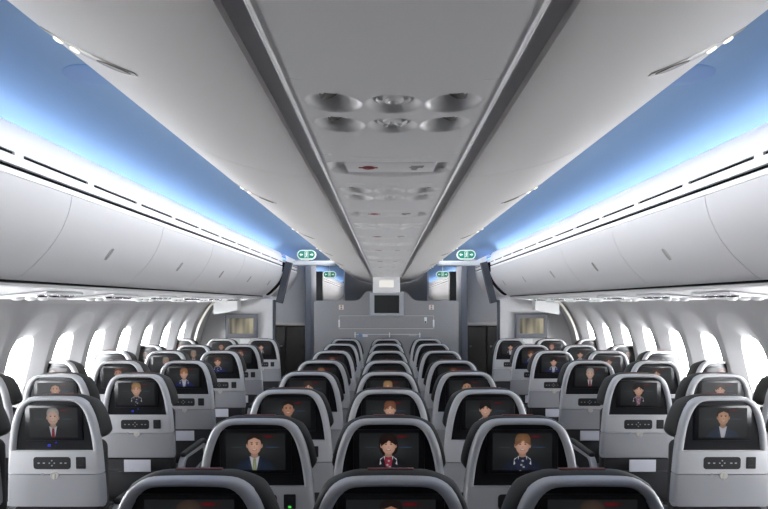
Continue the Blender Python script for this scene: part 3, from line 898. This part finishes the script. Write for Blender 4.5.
b = MB(); b.box((.33, -.006, 1.17), (.44, 0, 1.19)); put('small_label', b.mesh('small_label', M['greysign'], smooth=False), o)
monitor(.005, 8.715, 1.635, .49, .345, .355, .255, 'dark monitor with grey frame on the raised middle of the divider', M['tvdark'])

def reflection_screen():  # beige reflection on the glass, painted as streaky screen glow
    m = mat('painted_reflection_screen', (.1, .1, .1), .25)
    nt = m.node_tree; b = nt.nodes['Principled BSDF']
    tc = nt.nodes.new('ShaderNodeTexCoord'); mp = nt.nodes.new('ShaderNodeMapping')
    mp.inputs['Scale'].default_value = (9, 1, 1.5)
    nz = nt.nodes.new('ShaderNodeTexNoise'); nz.inputs['Scale'].default_value = 1.2; nz.inputs['Detail'].default_value = 1
    rp = nt.nodes.new('ShaderNodeValToRGB')
    rp.color_ramp.elements[0].color = (.04, .035, .02, 1); rp.color_ramp.elements[0].position = .35
    rp.color_ramp.elements[1].color = (.42, .37, .24, 1); rp.color_ramp.elements[1].position = .7
    nt.links.new(tc.outputs['Object'], mp.inputs[0]); nt.links.new(mp.outputs[0], nz.inputs[0]); nt.links.new(nz.outputs['Fac'], rp.inputs[0])
    nt.links.new(rp.outputs[0], b.inputs['Emission Color']); b.inputs['Emission Strength'].default_value = .8
    b.inputs['Base Color'].default_value = (.03, .03, .03, 1)
    return m
M['reflscreen'] = reflection_screen()

for s in (-1, 1):
    # side bulkhead under the bins
    prof = [(1.625, 0), (1.625, CZ + .07), (1.80, CZ + .07), (2.40, CZ + .02)] + [(x - .01, z) for x, z in WALLP[4:]]
    b = MB(); b.poly(flip(prof, s), YB, YB + .05)
    o = put('side_bulkhead', b.mesh('side_bulkhead', M['mon_light'], smooth=False))
    tag(o, 'pale grey bulkhead panel carrying a monitor at the front of the %s seats' % SIDE[s], 'bulkhead')
    b = MB(); b.box((min(s * 1.600, s * 1.632), YB - .02, 0), (max(s * 1.600, s * 1.632), YB + .07, CZ + .05), .005)
    put('edge_post', b.mesh('edge_post', M['slate']), o)
    b = MB(); b.box((s * 2.03 - .07, YB - .006, 1.075), (s * 2.03 + .07, YB, 1.135), .001, 1)
    put('placard', b.mesh('placard', M['white'], smooth=False), o)
    monitor(s * 2.07, YB - .003, 1.325, .46, .35, .34, .215, 'small monitor with painted warm reflection on the %s bulkhead' % SIDE[s], M['reflscreen'], 'tvside')
    # white fairing under the bin
    b = MB()
    f = [(2.04, CZ + .075), (2.37, CZ + .045), (2.37, CZ - .15), (2.04, CZ - .09)]
    b.poly(flip(f, s), 8.22, 8.40)
    o = put('fairing', b.mesh('fairing', M['white'], smooth=False)); tag(o, 'white tapered box hanging under the last %s bin by the bulkhead' % SIDE[s], 'fairing')
    # cream edge of the sidewall lining
    b = MB(); pr = [(x - .03, z) for x, z in WALLP[:44]]
    b.sweep(flip(pr, s), 8.20, 8.225, .03, -s)
    struct('trim_%d' % (13 if s < 0 else 14), b, M['cream'])
    # slate arch that follows the bin front, header beam over the aisle
    arc = up([(1.505, .0), (1.362, .585)])
    b = MB(); b.sweep(flip(arc, s), YB + .0, YB + .12, .09, -s)
    o = put('bin_end_arch', b.mesh('bin_end_arch', M['slate'], angle=50)); tag(o, 'dark slate arch leaning along the end of the %s bins' % SIDE[s], 'trim')
    b = MB(); b.box((min(s * .74, s * 1.345), YB, CZ + .545), (max(s * .74, s * 1.345), YB + .09, CZ + .615), .012, 3)
    o = put('aisle_header', b.mesh('aisle_header', M['white'])); tag(o, 'white header bar across the %s aisle below the exit sign' % SIDE[s], 'header bar')
    # exit signs
    def exit_sign(x, y, z, w, h, label):
        o = empty('exit_sign', (x, y, z)); tag(o, label, 'exit sign')
        def pill(hw, hh, n=14):
            pts = []
            for k in range(n + 1): a = -PI / 2 + PI * k / n; pts.append((hw - hh + hh * math.cos(a), hh * math.sin(a)))
            for k in range(n + 1): a = PI / 2 + PI * k / n; pts.append((-hw + hh + hh * math.cos(a), hh * math.sin(a)))
            return pts
        b = MB(); b.poly(pill(w / 2, h / 2), 0, .05); put('housing', b.mesh('housing', M['signwhite'], smooth=False), o)
        b = MB(); b.poly(pill(w / 2 - .014, h / 2 - .014), -.004, .01); gf = put('green_face', b.mesh('green_face', M['green'], smooth=False), o)
        b = MB(); q = h / .13; Y = (-.0065, -.002)
        for (a0, a1, c0, c1) in ((-.024, .024, .036, .042), (-.024, -.018, -.042, .042), (.018, .024, -.042, .042)):
            b.poly([(a0 * q, c0 * q), (a1 * q, c0 * q), (a1 * q, c1 * q), (a0 * q, c1 * q)], *Y)
        hd = [(.002 * q + .006 * q * math.cos(2 * PI * k / 12), .026 * q + .006 * q * math.sin(2 * PI * k / 12)) for k in range(12)]
        b.poly(hd, *Y)
        for pts in ([(-.006, .018), (.007, .018), (.004, -.008), (-.006, -.008)], [(-.006, -.006), (0, -.006), (-.004, -.022), (-.013, -.036), (-.017, -.033), (-.010, -.021)],
                    [(-.001, -.006), (.004, -.008), (.010, -.020), (.006, -.036), (.001, -.036), (.004, -.021)], [(.006, .017), (.016, .004), (.013, .001), (.004, .010)], [(-.006, .017), (-.014, .006), (-.011, .003), (-.004, .011)]):
            b.poly([(u * q, v * q) for u, v in pts], *Y)
        for e in (-1, 1):
            b.poly([(e * .094 * q, 0), (e * .072 * q, .022 * q), (e * .072 * q, .008 * q), (e * .048 * q, .008 * q), (e * .048 * q, -.008 * q), (e * .072 * q, -.008 * q), (e * .072 * q, -.022 * q)], *Y)
        put('pictogram', b.mesh('pictogram', M['signwhite'], smooth=False), gf)
        b = MB(); b.box((-.03, .015, -h / 2 - .0155), (.03, .04, -h / 2 + .005), .004) if y < 10 else b.box((-.006, .015, h / 2 - .005), (.006, .027, .30), .002); put('hanger', b.mesh('hanger', M['white']), o)
        return o
    exit_sign(s * 1.145, YB - .02, CZ + .70, .27, .137, 'green exit sign with running man over the %s aisle, before the divider' % SIDE[s])
    exit_sign(s * 1.17, 12.4, CZ + .60, .27, .135, 'smaller distant green exit sign over the %s aisle beyond the divider' % SIDE[s])
    # closet beyond the bulkhead
    o = empty('stowage_closet', (s * 1.85, 10.1, 0)); tag(o, 'grey closet with dark lower doors beyond the %s bulkhead' % SIDE[s], 'closet')
    up_ = [(-.50, 1.325), (.55, 1.325), (.55, 2.05), (.2, 2.3), (-.45, 2.4), (-.50, 2.35)]
    b = MB(); b.poly([(s * u, z) for u, z in up_], 0, .5); put('upper_panel', b.mesh('upper_panel', M['mon_light'], smooth=False), o)
    b = MB(); b.box((min(s * -.50, s * .55), -.06, 1.275), (max(s * -.50, s * .55), .5, 1.325), .006); put('ledge', b.mesh('ledge', M['cream']), o)
    for k in range(3):
        a0, a1 = -.49 + .34 * k, -.49 + .34 * k + .33
        b = MB(); b.box((min(s * a0, s * a1), 0, .02), (max(s * a0, s * a1), .5, 1.272), .02, 3); d = put('door', b.mesh('door', M['bronze']), o)
        b = MB(); b.lathe((s * (a0 + .06), 0, .93), (0, -1, 0), [(.025, 0), (.028, .015), (.02, .03)], 16); put('knob', b.mesh('knob', M['chrome']), d)
    b = MB(); b.box((min(s * 1.235, s * 1.345), 9.9, 0), (max(s * 1.235, s * 1.345), 10.6, 2.36), .02, 3)
    o = put('door_post', b.mesh('door_post', M['post'])); tag(o, 'tall grey-blue post beyond the %s aisle header' % SIDE[s], 'post')
    b = MB(); b.box((s * 1.16 - .02, 10.0, 1.93), (s * 1.16 + .02, 10.02, 1.95)); 
    # dark cross wall further on
    b = MB(); b.box((min(s * 1.33, s * 1.68), 12.6, 0), (max(s * 1.33, s * 1.68), 12.8, 2.32), .01)
    o = put('cabin_partition', b.mesh('cabin_partition', M['blackp'])); tag(o, 'tall black partition beside the distant %s exit sign' % SIDE[s], 'partition')
# unseen lamp added to brighten the forward cabin
b = MB(); b.box((-.35, 14, 2.50), (.35, 20, 2.54), .01)
o = put('added_ceiling_lamp', b.mesh('added_ceiling_lamp', M['led_added'], smooth=False)); tag(o, 'added lamp brightening the forward cabin, unseen behind the galley wall', 'light')
# galley block behind the divider
b = MB(); b.box((-.78, 11.0, 0), (.78, 12.2, 2.42), .01)
o = put('galley_block', b.mesh('galley_block', M['galley'])); tag(o, 'dark grey galley wall rising behind the class divider', 'galley')
for s in (-1, 1):
    b = MB(); b.box((s * .765 - .012, 10.988, 0), (s * .765 + .012, 11.002, 2.3), .003); put('edge_trim', b.mesh('edge_trim', M['satin']), o)

# ------------------------------------------------------------------ light
w = bpy.data.worlds.new('daylight'); scene.world = w; w.use_nodes = True
bg = w.node_tree.nodes['Background']; bg.inputs[0].default_value = (.95, .97, 1, 1); bg.inputs[1].default_value = 44.0
for s in (-1, 1):
    for k in KW:
        L = bpy.data.lights.new('window_portal', 'AREA'); L.shape = 'RECTANGLE'; L.size = .34; L.size_y = .54
        L.cycles.is_portal = True
        o = bpy.data.objects.new('window_portal', L); col.objects.link(o)
        o.location = (s * (wx(1.165) + .16), WIN0 + WINP * k, 1.165)
        o.rotation_euler = (0, s * PI / 2, PI / 2 * 0)

# ------------------------------------------------------------------ camera
cam = bpy.data.cameras.new('camera'); co = bpy.data.objects.new('camera', cam); col.objects.link(co)
cam.sensor_width = 36; cam.sensor_fit = 'HORIZONTAL'; cam.lens = 600 / 768 * 36
cam.shift_x = -1.4 / 768; cam.shift_y = (303.5 - 254.5) / 768
cam.clip_start = .02
co.location = (-.014, 0, CZ); co.rotation_euler = (PI / 2, 0, 0)
scene.camera = co
vs = scene.view_settings
vs.view_transform = 'Standard'; vs.look = 'None'; vs.gamma = 1; vs.use_curve_mapping = False; vs.exposure = 0.0
scene.cycles.use_denoising = True
scene.cycles.max_bounces = 10; scene.cycles.diffuse_bounces = 6
